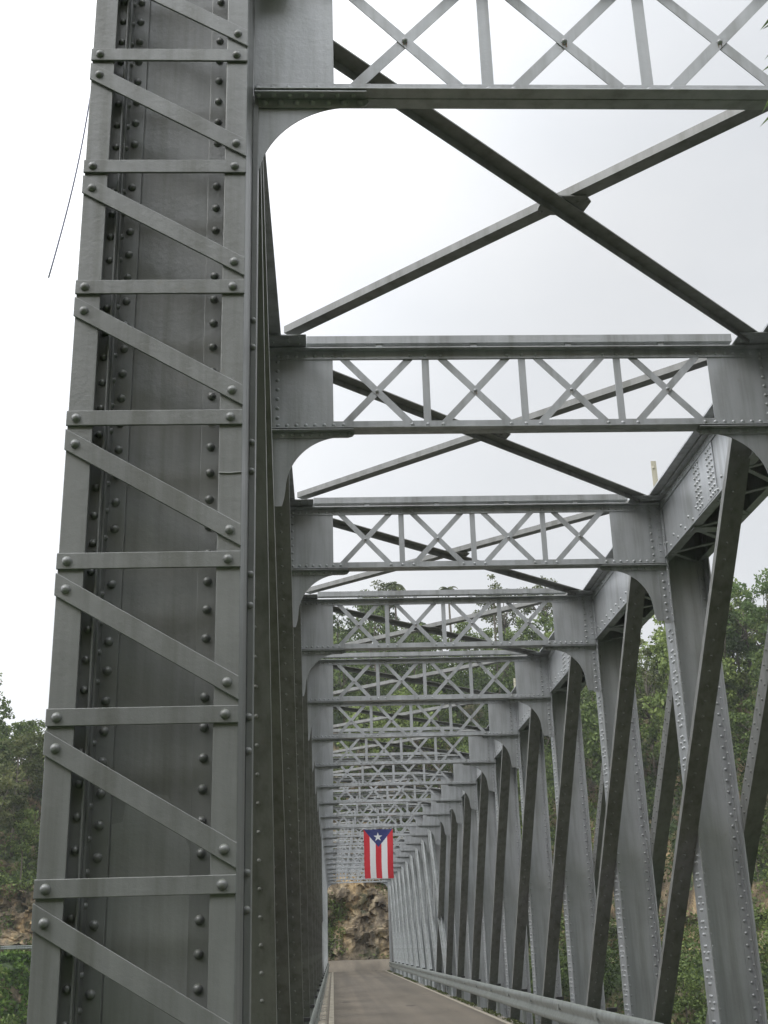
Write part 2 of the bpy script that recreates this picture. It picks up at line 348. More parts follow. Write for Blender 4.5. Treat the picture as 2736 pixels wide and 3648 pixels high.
for n in range(1, 20):
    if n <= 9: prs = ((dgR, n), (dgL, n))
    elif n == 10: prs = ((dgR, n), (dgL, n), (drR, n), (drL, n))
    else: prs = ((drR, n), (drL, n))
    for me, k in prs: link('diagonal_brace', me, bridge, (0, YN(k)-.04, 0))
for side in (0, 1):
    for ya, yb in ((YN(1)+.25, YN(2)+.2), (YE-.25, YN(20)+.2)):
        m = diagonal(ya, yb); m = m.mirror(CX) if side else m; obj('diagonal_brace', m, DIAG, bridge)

# ---- chords
def top_chord():
    m = MB(); x0, x1 = XR, XR+PW+.02; z0, z1 = 5.62, 6.56; ya, yb = 7.46, YE-.7
    m.box(x0, x0+.02, ya, yb, z0, z1); m.box(x1-.02, x1, ya, yb, z0, z1)
    m.box(x0-.11, x0, ya, yb, 6.535, 6.555); m.box(x0-.018, x0, ya, yb, 6.43, 6.535)                      # top inner angle
    m.box(x1, x1+.11, ya, yb, 6.535, 6.555)
    m.box(x0-.025, x0, ya, yb, z0-.001, z0+.018); m.box(x0+.02, x0+.12, ya, yb, z0, z0+.018); m.box(x1-.12, x1-.02, ya, yb, z0, z0+.018)
    y = ya+.1; i = 0
    while y < YN(12):
        k = 7 if y < 40 else 5
        m.rivet((x0-.018, y, 6.485), (-1, 0, 0), .023, k)
        m.rivet((x0, y, z0+.09 if i % 2 else z0+.20), (-1, 0, 0), .027, k)
        y += .20; i += 1
    return m
tc_ = top_chord()
def cover():
    m = MB(); m.box(XR-.245, XR+PW+.20, 7.46, YE-.7, 6.56, 6.585); return m
def chord_lacing():
    m = MB(); y = 7.6; i = 0; x0, x1 = XR+.05, XR+PW-.03
    while y < YE-1.3:
        a, b_ = (x0, x1) if i % 2 else (x1, x0)
        m.bar((a, y, 5.619), (b_, y+.55, 5.619), .07, .012, (0, 0, -1))
        if i % 5 == 0: m.box(x0-.04, x1+.04, y-.11, y+.11, 5.592, 5.604)
        y += .58; i += 1
    return m
def splice():
    m = MB(); m.box(XR-.016, XR, -.46, .46, 5.66, 6.42)
    for r_ in range(8):
        z = 5.71+r_*.092
        for q in (-.40, -.30, -.20, .20, .30, .40): m.rivet((XR-.016, q, z+(.03 if q > 0 else 0)), (-1, 0, 0), .027, 7)
    return m
def node_plate():
    m = MB(); m.box(XR-.014, XR, -.55, .62, 5.60, 6.43)
    for q in (-.42, -.2, .28, .48):
        for r_ in range(5): m.rivet((XR-.014, q, 5.68+r_*.15), (-1, 0, 0), .024, 6)
    return m
for side in (0, 1):
    mm = (lambda q: q.mirror(CX)) if side else (lambda q: q)
    o = obj('top_chord', mm(tc_), PAINT, bridge)
    obj('cover_plate', mm(cover()), PAINT, o); obj('lacing', mm(chord_lacing()), PAINT, o)
    sp_ = mm(splice()).mesh('splice_plate', PAINT)
    for n in range(2, 20, 2):
        link('splice_plate', sp_, o, (0, YN(n)+3.0, 0))
    m = MB()
    for xa in (XR+.0, XR+PW-.03): m.box(xa, xa+.03, 7.46, YE-.7, -4.9, -4.2)
    m.box(XR, XR+PW, 7.46, YE-.7, -4.93, -4.9)
    obj('bottom_chord', mm(m), PAINT, bridge)

RUST = simple('rust_run', (.17, .115, .065), .8)
# ---- cross struts with end plates and knee brackets
ZB, ZT = 5.50, 6.40
def arc(cx_, cz, r, a0, a1, n=18): return [(cx_+r*math.cos(math.radians(a0+(a1-a0)*i/n)), cz+r*math.sin(math.radians(a0+(a1-a0)*i/n))) for i in range(n+1)]
XI = -.62
def strut_parts(x_left=XL+.003, portal=False):
    xr = 2*CX-x_left
    f = MB(); y = 0.0
    # y = 0 is the plane between the two angles; front of the vertical legs at -.014
    for sy_ in (-1, 1):
        ya, yb = (-.016, -.004) if sy_ < 0 else (.004, .016)
        f.box(x_left+.02, xr-.02, ya, yb, ZB+.012, ZB+.115)                 # lower vertical legs
        f.box(x_left+.02, xr-.02, ya, yb, ZT, ZT+.10)                       # upper vertical legs
        ho, hi = (-.105, -.004) if sy_ < 0 else (.004, .105)
        f.box(x_left+.02, xr-.02, ho, hi, ZB, ZB+.012)
        f.box(x_left+.02, xr-.02, ho, hi, ZT+.10, ZT+.112)
    # angle carried above on small packing washers
    f.box(.0-.22, 2*CX+.22, -.075, -.060, ZT+.175, ZT+.27); f.box(-.22, 2*CX+.22, -.060, .06, ZT+.175, ZT+.188)
    for x in (.62, 1.72, 2.83, 3.93): f.box(x-.035, x+.035, -.055, .0, ZT+.112, ZT+.175)
    xs = []
    cen = (.584, 1.717, 2.834, 3.959)
    for c in cen: xs += [c-.39, c+.39]
    xs += [1.152, 2.278, 3.394]
    for x in xs:
        f.rivet((x, -.016, ZB+.068), (0, -1, 0), .0245, 8); f.rivet((x, -.016, ZT+.045), (0, -1, 0), .0245, 8)
    for x in np.arange(-.55, .1, .105):
        for xx in (x, 2*CX-x):
            f.rivet((xx, -.016, ZB+.068), (0, -1, 0), .0245, 8); f.rivet((xx, -.016, ZT+.045), (0, -1, 0), .0245, 8)
    # lacing
    l = MB()
    for i, c in enumerate(cen):
        h0, h1 = ZB+.06, ZT+.03
        sgn = 1 if i % 2 == 0 else -1
        if i == 3: sgn = 1
        l.bar((c-.40*sgn, -.003, h1), (c+.40*sgn, -.003, h0), .082, .010, (0, 1, 0)) if False else None
        l.bar((c-.40, -.0035, h1), (c+.40, -.0035, h0), .080, .0070, (0, 1, 0)) if i != 3 else l.bar((c-.40, .0045, h1), (c+.40, .0045, h0), .080, .0070, (0, 1, 0))
        l.bar((c-.40, -.0120, h0), (c+.40, -.0120, h1), .080, .0070, (0, 1, 0)) if i in (2, 3) else l.bar((c-.40, .0045, h0), (c+.40, .0045, h1), .080, .0070, (0, 1, 0))
        l.rivet((c, -.0125, (h0+h1)/2), (0, -1, 0), .022, 8)
    for x in (1.152, 2.278, 3.394):
        l.box(x-.042, x+.042, -.0038, .0034, ZB+.1, ZT+.02)
    rr0 = random.Random(4); l.m = 1
    for c in cen:
        zc = (ZB+.06+ZT+.03)/2
        for dx in (-.014, .008):
            l_ = rr0.uniform(.02, .035); l.box(c+dx, c+dx+rr0.uniform(.004, .009), -.01325, -.0126, zc-.02-l_, zc-.012)
    l.m = 0
    # end plates
    pl = MB(); pl.box(x_left, .08, -.0037, .0035, ZB+.02, ZT+.09)
    if portal: ZT_ = ZB
    else: ZT_ = ZT
    if not portal: pl.box(x_left+.004, x_left+.11, -.016, -.004, ZB+.12, ZT-.01); pl.box(x_left+.004, x_left+.016, -.11, -.016, ZB+.12, ZT-.01)
    for z in np.arange(ZB+.17, ZT_-.02, .118): pl.rivet((x_left+.19, -.0037, z), (0, -1, 0), .0245, 8); pl.rivet((x_left+.016, -.065, z+.05), (1, 0, 0), .018, 6)
    for z in np.arange(ZB+.17, ZT_-.02, .118): pl.rivet((x_left+.07, -.016, z+.06), (0, -1, 0), .021, 6)
    # knee bracket
    kb = MB()
    ds = .018 if portal else 0
    prof = [(x_left+.01, ZB-.012), (.30, ZB-.012), (.315, ZB-.04), (.26, ZB-.075)] + arc(.18+ds, 4.78, .645, 90, 178) + [(-.478+ds*1.6, 4.70), (-.505+ds*2.2, 4.60), (x_left+.01, 4.60)]
    kb.prism(prof, (0, -.004, 0), (1, 0, 0), (0, 0, 1), (0, .008, 0))
    kb.prism([(x_left+.01, ZB-.010), (.305, ZB-.010), (.32, ZB-.04), (.29, ZB-.075), (.24, ZB-.088), (x_left+.01, ZB-.088)], (0, -.018, 0), (1, 0, 0), (0, 0, 1), (0, .012, 0))
    kb.box(x_left+.01, .30, -.10, -.018, ZB-.022, ZB-.0105)
    kb.prism([(x_left+.01, ZB-.092), (x_left+.155, ZB-.092), (x_left+.155, 4.62), (x_left+.12, 4.56), (x_left+.01, 4.56)] if not portal else
             [(x_left+.001, ZB-.092), (x_left+.014, ZB-.092), (x_left+.014, 4.62), (x_left+.008, 4.58), (x_left+.001, 4.58)], (0, -.018, 0), (1, 0, 0), (0, 0, 1), (0, .012, 0))
    if not portal: kb.box(x_left+.004, x_left+.018, -.10, -.018, 4.58, ZB-.1)
    for x in np.arange(-.50, .27, .108): kb.rivet((x, -.018, ZB-.05), (0, -1, 0), .0245, 8)
    if portal:
        for x in np.arange(-.44, .27, .108): kb.rivet((x, -.06, ZB-.022), (0, 0, -1), .02, 8)
    for z in (() if portal else np.arange(4.64, 5.36, .118)):
        kb.rivet((x_left+.085, -.018, z), (0, -1, 0), .0245, 8); kb.rivet((x_left+.018, -.06, z+.05), (1, 0, 0), .018, 6)
    # lateral gusset lying flat at the node
    gp = MB(); gp.prism([(x_left+.02, -.36), (-.22, -.36), (-.22, .36), (-.42, .58), (x_left+.02, .58)], (0, 0, ZT+.128), (1, 0, 0), (0, 1, 0), (0, 0, .012))
    for x, q in ((-.42, -.30), (-.3, -.30), (-.3, -.16), (-.42, -.2), (-.6, -.2)): gp.rivet((x, q, ZT+.128), (0, 0, -1), .018, 6)
    return f, l, pl, kb, gp
def add_strut(xl, portal):
    f, l, pl, kb, gp = strut_parts(xl, portal)
    o = obj('cross_strut', f, PAINT, bridge)
    obj('lacing', l, [PAINT, RUST], o)
    for q, nme in ((pl, 'end_plate'), (kb, 'knee_bracket'), (gp, 'lateral_gusset')):
        obj(nme, q, PAINT, o); obj(nme, q.mirror(CX), PAINT, o)
    return o
sp1 = add_strut(-.474+.003, True); sp1.location.y = YN(1)*S-.02; sp1['label'] = 'portal strut nearest the viewer, above the entrance'
base = add_strut(XL+.003, False)
for n in range(2, 22):
    if n == 2: base.location.y = YN(2)*S
    else:
        c_ = copy_tree(base, 0, bridge); c_.location.y = YN(n)*S

# ---- top lateral bracing, one crossing pair per bay
def brace_a(y0, y1):     # near left -> far right, leg hanging at the far edge
    m = MB(); p0, p1 = Vector((-.42, y0, 6.56)), Vector((2*CX+.42, y1, 6.56)); d = (p1-p0).normalized(); s_ = Vector((-d.y, d.x, 0)); ln = (p1-p0).length
    m.prism([(-.075, 0), (.075, 0), (.075, -.012), (-.075, -.012)], p0, s_, (0, 0, 1), d*ln)
    m.prism([(.063, -.012), (.075, -.012), (.075, -.085), (.063, -.085)], p0, s_, (0, 0, 1), d*ln); return m
def brace_b(y0, y1):     # near right -> far left, leg standing at the near edge
    m = MB(); p0, p1 = Vector((2*CX+.42, y0, 6.60)), Vector((-.42, y1, 6.60)); d = (p1-p0).normalized(); s_ = Vector((d.y, -d.x, 0)); ln = (p1-p0).length
    m.prism([(-.075, 0), (.075, 0), (.075, -.012), (-.075, -.012)], p0, s_, (0, 0, 1), d*ln)
    m.prism([(-.075, 0), (-.063, 0), (-.063, .075), (-.075, .075)], p0, s_, (0, 0, 1), d*ln); return m
def brace_g(y0, y1):
    m = MB(); cx_, cy_ = CX, (y0+y1)/2
    m.prism([(-.21, -.15), (.19, -.15), (.25, -.06), (.20, .16), (-.19, .16), (-.24, .06)], (cx_, cy_, 6.565), (1, 0, 0), (0, 1, 0), (0, 0, .012))
    for x in (-.2, -.12, .12, .2): m.rivet((cx_+x, cy_-x*.5, 6.565), (0, 0, -1), .018, 6)
    return m
first = None
for n in range(1, 21):
    y0, y1 = YN(n)+.22, YN(n+1)-.25
    if n in (1, 2):
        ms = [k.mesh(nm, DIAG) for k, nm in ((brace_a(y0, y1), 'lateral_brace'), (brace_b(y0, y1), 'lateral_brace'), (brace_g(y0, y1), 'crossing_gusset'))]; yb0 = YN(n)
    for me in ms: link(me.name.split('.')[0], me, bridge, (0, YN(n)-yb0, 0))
# white upright stubs on the right chord
for n, h in ((3, .72), (6, .55), (9, .5), (12, .5)):
    m = MB(); y = YN(n)+.1; m.box(5.26, 5.345, y, y+.012, 6.585, 6.585+h); m.box(5.333, 5.345, y+.012, y+.08, 6.585, 6.585+h); m.rivet((5.29, y, 6.585+h-.12), (0, -1, 0), .0245, 8)
    obj('upright_bracket', m, OLD, bridge)

# ---- floor
m = MB()
for n in range(1, 22):
    y = YN(n)+.2; m.box(XL, XR, y-.01, y+.01, -3.6, -2.42); m.box(XL, XR, y-.14, y+.14, -3.62, -3.6); m.box(XL, XR, y-.14, y+.14, -2.42, -2.40)
obj('floor_beam', m, PAINT, bridge)
m = MB()
for x in (0, .9, 1.8, 2.7, 3.6, 4.5): m.box(x-.01, x+.01, 6.5, YE+.3, -2.9, -2.38); m.box(x-.08, x+.08, 6.5, YE+.3, -2.92, -2.9)
obj('stringer', m, PAINT, bridge)

# ------------------------------------------------------------------ road
def sheet(name, x0, x1, y0, y1, z, m_, ny=2):
    m = MB(); m.box(x0, x1, y0, y1, z-.3, z); o = obj(name, m, m_); tag(o, kind='structure'); return o
sheet('bridge_deck', -.46, 5.0, 5.0, YE+1.2, -2.03, CONC)
m = MB(); m.box(-.20, 4.74, 5.02, YE+1.18, -2.028, -2.0); tag(obj('road', m, ASPH), kind='structure')
m = MB(); m.box(-.15, .0, 5.1, YE+1.0, -1.999, -1.995); m.box(4.56, 4.68, 5.1, YE+1.0, -1.999, -1.995); tag(obj('road_marking', m, LINE), kind='structure')
m = MB()
y = 8
while y < YE: m.box(-.36, -.26, y, y+.28, -2.029, -2.015); y += 1.32
tag(obj('drain_blocks', m, LINE), kind='structure')
# grit and weeds line handled below

# ------------------------------------------------------------------ guard rails
def wbeam(m, path, side, z0=-1.66, z1=-1.20):
    """corrugated rail through (x, y, dz) points; side = +1 road lies towards -x"""
    h = z1-z0; prof = [(0.0, z1), (-.045, z1-.03), (-.06, z1-.13), (.0, z1-.20), (.0, z0+.20), (-.06, z0+.13), (-.045, z0+.03), (0.0, z0)]
    n = len(prof); vs = []; fs = []
    for (x, y, dz) in path:
        for a, b_ in prof: vs.append((x+a*side, y, b_+dz))
        for a, b_ in reversed(prof): vs.append((x+(a+.008)*side, y, b_+dz))
    N2 = 2*n
    for i in range(len(path)-1):
        for j in range(N2):
            k = (j+1) % N2; q = (i*N2+j, i*N2+k, (i+1)*N2+k, (i+1)*N2+j); fs.append(q if side < 0 else tuple(reversed(q)))
    m.add(vs, fs, True)
for x, side, lab in ((4.93, 1, 'galvanised guard rail along the right edge of the bridge deck, below the posts'), (-.42, -1, 'galvanised guard rail along the left edge of the bridge deck beside the dark posts')):
    root = bpy.data.objects.new('guard_rail', None); C.objects.link(root); root.location = (x*S, 6*S, 0)
    tag(root, lab, 'guard rail')
    m = MB(); wbeam(m, [(x, y, .004*math.sin(y)) for y in np.arange(6.2, YE+1, 2.0)], side)
    for y in np.arange(8, YE, 4.0):
        m.box(x-.066*side, x-.003*side, y-.12, y+.12, -1.39, -1.27); m.rivet((x-.004*side, y, -1.43), (-side, 0, 0), .012, 6)
    o = obj('rail', m, GALV, root); o.location = (-x*S, -6*S, 0)
    for n in range(2, 21):
        y = YN(n)+.2
        m = MB(); m.box(x+.012*side, x+.10*side, y-.05, y+.05, -2.03, -1.22); 
        o = obj('post', m, GALV, root); o.location = (-x*S, -6*S, 0)
        m = MB(); m.box(x+.004*side, x+.16*side, y-.09, y+.09, -1.215, -1.15)
        o = obj('rubber_block', m, BLACK, root); o.location = (-x*S, -6*S, 0)

# ------------------------------------------------------------------ flag
FX0, FX1, FZ1, FZ0, FY = 1.545, 2.965, 5.40, 3.09, YN(11)-.14
def fmat(n, c):
    m, t, b = mat(n); a = noise(t, 300, 2, .5); r = ramp(t, a.outputs['Fac'], [(.3, tuple(x*.9 for x in c)), (.7, c)]); t.links.new(r.outputs[0], b.inputs['Base Color']); b.inputs['Roughness'].default_value = .75
    tr = t.nodes.new('ShaderNodeBsdfTranslucent'); t.links.new(r.outputs[0], tr.inputs[0]); ms = t.nodes.new('ShaderNodeMixShader'); ms.inputs[0].default_value = .3
    o = t.nodes['Material Output']; t.links.new(b.outputs[0], ms.inputs[1]); t.links.new(tr.outputs[0], ms.inputs[2]); t.links.new(ms.outputs[0], o.inputs[0]); return m
FR, FWt, FB = fmat('flag_red', (.62, .035, .05)), fmat('flag_white', (.78, .78, .80)), fmat('flag_blue', (.035, .045, .17))
def star_in(x, y):
    x, y = x/.225, y/.225
    a = math.atan2(x, y); r_ = math.hypot(x, y); k = (a % (2*math.pi/5)); k = min(k, 2*math.pi/5-k)
    # boundary of a five-pointed star, outer radius 1, inner .382
    ox, oy, ix, iy = 1.0, 0.0, .382*math.cos(math.pi/5), .382*math.sin(math.pi/5)
    px, py = r_*math.cos(k), r_*math.sin(k)
    return (ix-ox)*(py-oy)-(iy-oy)*(px-ox) > 0
NU, NV = 90, 146; W_, H_ = FX1-FX0, FZ1-FZ0
vs = []; fs = []; mi = []
for j in range(NV+1):
    for i in range(NU+1):
        u, v = i/NU, j/NV
        sag = .03*math.sin(math.pi*u)*(1-v)+.012*math.sin(9*u)*(1-v)
        nar = .02*v*(1-2*u)+.012*math.sin(v*7)*v
        vs.append((FX0+W_*u+nar, FY+.07*math.sin(3.5*u+2.2*v+.4)*(v*.9+.1)+.035*math.sin(11*u+v*2.5)*(.4+.6*v), FZ1-H_*v-sag*(1-v)+(.015*math.sin(u*6) if v > .5 else 0)))
for j in range(NV):
    for i in range(NU):
        u, v = (i+.5)/NU, (j+.5)/NV; x = (u-.5)*W_; y = v*H_
        hgt = W_*.60
        col = 0 if int(u*5) % 2 == 0 else 1
        if y < hgt and abs(x) < (W_/2)*(1-y/hgt): col = 2
        if star_in(x-.0+.02, -(y-.37)): col = 1
        a = j*(NU+1)+i; fs.append((a, a+NU+1, a+NU+2, a+1)); mi.append(col)
fl = bpy.data.objects.new('flag', None); C.objects.link(fl); fl.location = ((FX0+W_/2)*S, FY*S, (FZ1+ZR)*S)
tag(fl, 'red white and blue striped flag with one white star, hanging upright under a cross strut', 'flag')
m = MB(); m.v = vs; m.f = fs; m.mi = mi; m.sm = [True]*len(fs); o = obj('cloth', m, [FR, FWt, FB], fl); o.location = -fl.location
for u in (.01, .5, .99):
    m = MB(); x = FX0+W_*u; m.tube([(x, FY, FZ1-.02), (x+.005, FY+.07, FZ1+.11)], .006, 5); o = obj('tie', m, ROPE, fl); o.location = -fl.location
# ------------------------------------------------------------------ hanging cable beside the end post
W0 = (-1.69, 7.3, 6.16); W1 = (-1.907, 7.3, 4.41)
pts = []
for i in range(15):
    k = i/14; p = Vector(W0).lerp(Vector(W1), k); p.x += .03*math.sin(math.pi*k); pts.append(p)
m = MB(); m.tube(pts, .0055, 6); m.tube([(-1.46, 7.3, 6.7), (-1.60, 7.3, 6.5), W0], .0055, 6)
tag(obj('cable', m, CABLE), 'thin blue grey cable hanging down at the left of the laced end post', 'cable')

# ------------------------------------------------------------------ terrain
def sm(a, b_, x): t_ = np.clip((x-a)/(b_-a), 0, 1); return t_*t_*(3-2*t_)
_g = rng.random((64, 64))
def vn(x, y):
    xi = np.floor(x).astype(int); yi = np.floor(y).astype(int); fx = x-xi; fy = y-yi; fx = fx*fx*(3-2*fx); fy = fy*fy*(3-2*fy)
    g = lambda a, b_: _g[a % 64, b_ % 64]
    return (g(xi, yi)*(1-fx)+g(xi+1, yi)*fx)*(1-fy)+(g(xi, yi+1)*(1-fx)+g(xi+1, yi+1)*fx)*fy
def fbm(x, y, o=4): return sum(vn(x*2**k+13*k, y*2**k+7*k)*.5**k for k in range(o))/sum(.5**k for k in range(o))
def bank_y(x): return 112.5 - 17*sm(-10, -34, x) - 40*sm(10, 60, x)
def base_z(x): return -2.05 + .9*sm(2, -8, x)*0 + 2.0*sm(-9, -24, x)
def cliff_y(x): return bank_y(x) + 11 + 1.5*np.sin(x*.13)
def ridge(x): return 35 - 21.5*sm(-12, -36, x) - 10*sm(14, 48, x)
def H(x, y):
    by, cy_ = bank_y(x), cliff_y(x); bz = base_z(x)
    near = -2.1 - 11*sm(7, 22, y)
    riv = -13.5
    z = np.maximum(near, riv+0*x)
    up_ = riv + (bz-riv)*sm(by-17, by, y)
    z = np.where(y > by-17, np.maximum(up_, riv), z)
    n = fbm(x*.12, y*.12); n2 = fbm(x*.5, y*.5)
    cl = sm(cy_+.8, cy_+3.4+2*n, y)*(8+4*n-5*sm(-8, -20, x)-5*sm(12, 26, x))
    hill = np.clip((y-cy_-3), 0, None)*(.78+.2*n)
    hz = np.minimum(cl+hill, 0*x+ridge(x)+8*n-3)
    z = z + .9*sm(by+2.2, by+8, y)*sm(14, 4, np.abs(x-1))
    z = z + np.where(y > cy_, hz + ((n2-.5)*2.2 + (fbm(x*1.1+4, y*.9, 3)-.5)*2.4)*sm(cy_, cy_+1.0, y), 0)
    z = z + (fbm(x*.3, y*.3)-.5)*.6*np.where(y < by-1, 1, 0)*sm(15, 25, y)
    # unseen hill behind the camera, added to block low sky; then the valley's sides
    z = z + 55*sm(-6, -55, y)
    s_ = sm(34, 90, np.abs(x-2)); z = np.where(y < by-10, z+s_*24*(.4+.6*n)*sm(10, 60, y), z)
    return z
xs_ = np.unique(np.concatenate([np.arange(-260, -60, 8), np.arange(-60, 100, 1.0), np.arange(100, 320, 8), np.arange(-8, 12, .5)])); ys_ = np.unique(np.concatenate([np.arange(-120, 60, 4.), np.arange(60, 110, .8), np.arange(110, 136, .4), np.arange(136, 150, .8), np.arange(150, 420, 5)]))
X_, Y_ = np.meshgrid(xs_, ys_); Z_ = H(X_, Y_)
nx, ny = len(xs_), len(ys_)
V_ = np.stack([X_, Y_, Z_+ZR], -1).reshape(-1, 3)*S
idx = np.arange(nx*ny).reshape(ny, nx)
F_ = np.stack([idx[:-1, :-1], idx[:-1, 1:], idx[1:, 1:], idx[1:, :-1]], -1).reshape(-1, 4)
def np_mesh(name, V, F, mats, mi=None, smooth=True):
    me = bpy.data.meshes.new(name); me.vertices.add(len(V)); me.vertices.foreach_set('co', np.ascontiguousarray(V, dtype=np.float32).ravel())
    k = F.shape[1]; me.loops.add(F.size); me.loops.foreach_set('vertex_index', np.ascontiguousarray(F, dtype=np.int32).ravel())
    me.polygons.add(len(F)); me.polygons.foreach_set('loop_start', np.arange(0, F.size, k, dtype=np.int32)); me.polygons.foreach_set('loop_total', np.full(len(F), k, dtype=np.int32))
    for q in mats: me.materials.append(q)
    if mi is not None: me.polygons.foreach_set('material_index', mi.astype(np.int32))
    me.polygons.foreach_set('use_smooth', np.full(len(F), smooth)); me.update(calc_edges=True); me.validate(); return me
tag(link('terrain', np_mesh('terrain', V_, F_, [GROUND])), kind='structure')
m = MB(); m.box(-260, 320, 15, 112, -13.6, -13.0); tag(obj('river', m, WATER), kind='structure')
# far road across the end of the bridge, curving right
def drape(name, xs, offs, lift, m_):
    """sheet laid on the ground between offsets from the river bank's edge"""
    X, O = np.meshgrid(xs, offs); Y = bank_y(X)+O; Z = H(X, Y)+lift; nx_, ny_ = len(xs), len(offs)
    V = np.stack([X, Y, Z+ZR], -1).reshape(-1, 3)*S; ii = np.arange(nx_*ny_).reshape(ny_, nx_)
    F = np.stack([ii[:-1, :-1], ii[:-1, 1:], ii[1:, 1:], ii[1:, :-1]], -1).reshape(-1, 4)
    return tag(link(name, np_mesh(name, V, F, [m_])), kind='structure')
drape('far_road', np.arange(-60, 41, 1.0), np.arange(1.64, 9.7, .5), .045, ASPH)
drape('far_road_marking', np.arange(-60, 41, 1.0), np.array([8.9, 9.12]), .075, LINE)
drape('far_road_marking', np.arange(5.3, 41, 1.0), np.array([2.2, 2.4]), .075, LINE)
# rock cut beside the far road: a face of fractured blocks
xs2 = np.arange(-62, 46, .22); us = np.linspace(0, 1, 62); XX, UU = np.meshgrid(xs2, us)
hc = 9.5 - 3.5*sm(-8, -20, XX) - 5.5*sm(12, 26, XX)
rgc = np.random.default_rng(5); ns = 1500; sx_ = rgc.uniform(-64, 48, ns); su = rgc.uniform(-.1, 1.1, ns)*10; so_ = rgc.normal(size=ns)*.62; tx = rgc.normal(size=ns)*.35; tz = rgc.normal(size=ns)*.30
wx = XX+(fbm(XX*.7, UU*6+3)-.5)*1.6; wz = UU*10+(fbm(XX*.7+20, UU*6+9)-.5)*2.2
best = np.full(XX.shape, 1e9); off_ = np.zeros(XX.shape)
for k in range(ns):
    c0 = np.searchsorted(xs2, sx_[k]-4); c1 = np.searchsorted(xs2, sx_[k]+4)
    d_ = ((wx[:, c0:c1]-sx_[k])*1.25)**2+((wz[:, c0:c1]-su[k])*.75)**2; mk = d_ < best[:, c0:c1]
    v_ = so_[k]+tx[k]*(wx[:, c0:c1]-sx_[k])+tz[k]*(wz[:, c0:c1]-su[k])
    best[:, c0:c1] = np.where(mk, d_, best[:, c0:c1]); off_[:, c0:c1] = np.where(mk, v_, off_[:, c0:c1])
YY = cliff_y(XX)-.4+UU*2.6+off_*.55*np.minimum(1, UU*8+.1)+(fbm(XX*.25, UU*3+40)-.5)*3.0+(fbm(XX*2.2, UU*20)-.5)*.35
ZZ = H(XX, cliff_y(XX)-1.5)-.2+UU*hc+(fbm(XX*.4+8, UU*2)-.5)*1.6*UU
V_ = np.stack([XX, YY, ZZ+ZR], -1).reshape(-1, 3)*S; ii = np.arange(XX.size).reshape(XX.shape)
F_ = np.stack([ii[:-1, :-1], ii[:-1, 1:], ii[1:, 1:], ii[1:, :-1]], -1).reshape(-1, 4)
tag(link('rock_cliff', np_mesh('rock_cliff', V_, F_, [ROCK], None, False)), kind='structure')
CL = (XX, YY, ZZ)

# ------------------------------------------------------------------ vegetation
def leaf_quads(P, size, rg, flat=.0, asp=1.0):
    n = len(P); a = rg.normal(size=(n, 3)); a /= np.linalg.norm(a, axis=1)[:, None]
    b_ = rg.normal(size=(n, 3)); b_[:, 2] -= flat; b_ -= (a*b_).sum(1)[:, None]*a; b_ /= np.linalg.norm(b_, axis=1)[:, None]
    s_ = size*(.6+.8*rg.random(n))[:, None]
    V = np.stack([P-a*s_*asp, P-b_*s_*.55, P+a*s_*asp, P+b_*s_*.55], 1).reshape(-1, 3)
    return V
def crown_pts(n, rg, R=4, hgt=5, base=4, clumps=26, cr_=1.3, shell=.5):
    """clumps spread in an ellipsoid, leaves on and in each clump"""
    d = rg.normal(size=(clumps, 3)); d /= np.linalg.norm(d, axis=1)[:, None]; rad = (shell+(1-shell)*rg.random(clumps))**.6
    c = d*rad[:, None]*np.array([R, R, hgt/2]); c[:, 2] += base+hgt/2
    k = rg.integers(0, clumps, n); q = rg.normal(size=(n, 3)); q /= np.linalg.norm(q, axis=1)[:, None]
    sz = cr_*(.55+.7*rg.random(clumps))
    return c[k]+q*(rg.random(n)**.4)[:, None]*sz[k][:, None]*np.array([1, 1, .7]), c
class Veg:
    def __init__(s): s.V = []; s.n = 0
def fquads(n): return np.arange(n*4).reshape(n, 4)
def trunk_mb(h, r0, cl=None, rg=None, k=5, limbs=5, lean=(0, 0)):
    m = MB(); top = Vector((lean[0], lean[1], h)); m.tube([(0, 0, -1.5), (lean[0]*.2, lean[1]*.2, h*.35), (lean[0]*.6, lean[1]*.6, h*.7), top], [r0*1.2, r0, r0*.7, r0*.35], k)
    if cl is not None:
        for c in cl[:limbs]:
            z = max(h*(.4+.5*rg.random()), min(cl[:, 2].min()-.5, h*.9)); st = Vector((lean[0]*z/h, lean[1]*z/h, z)); e_ = Vector(c); mid = st.lerp(e_, .5)+Vector((0, 0, -.3))
            m.tube([st, mid, e_], [r0*.45, r0*.3, r0*.1], 4)
    return m
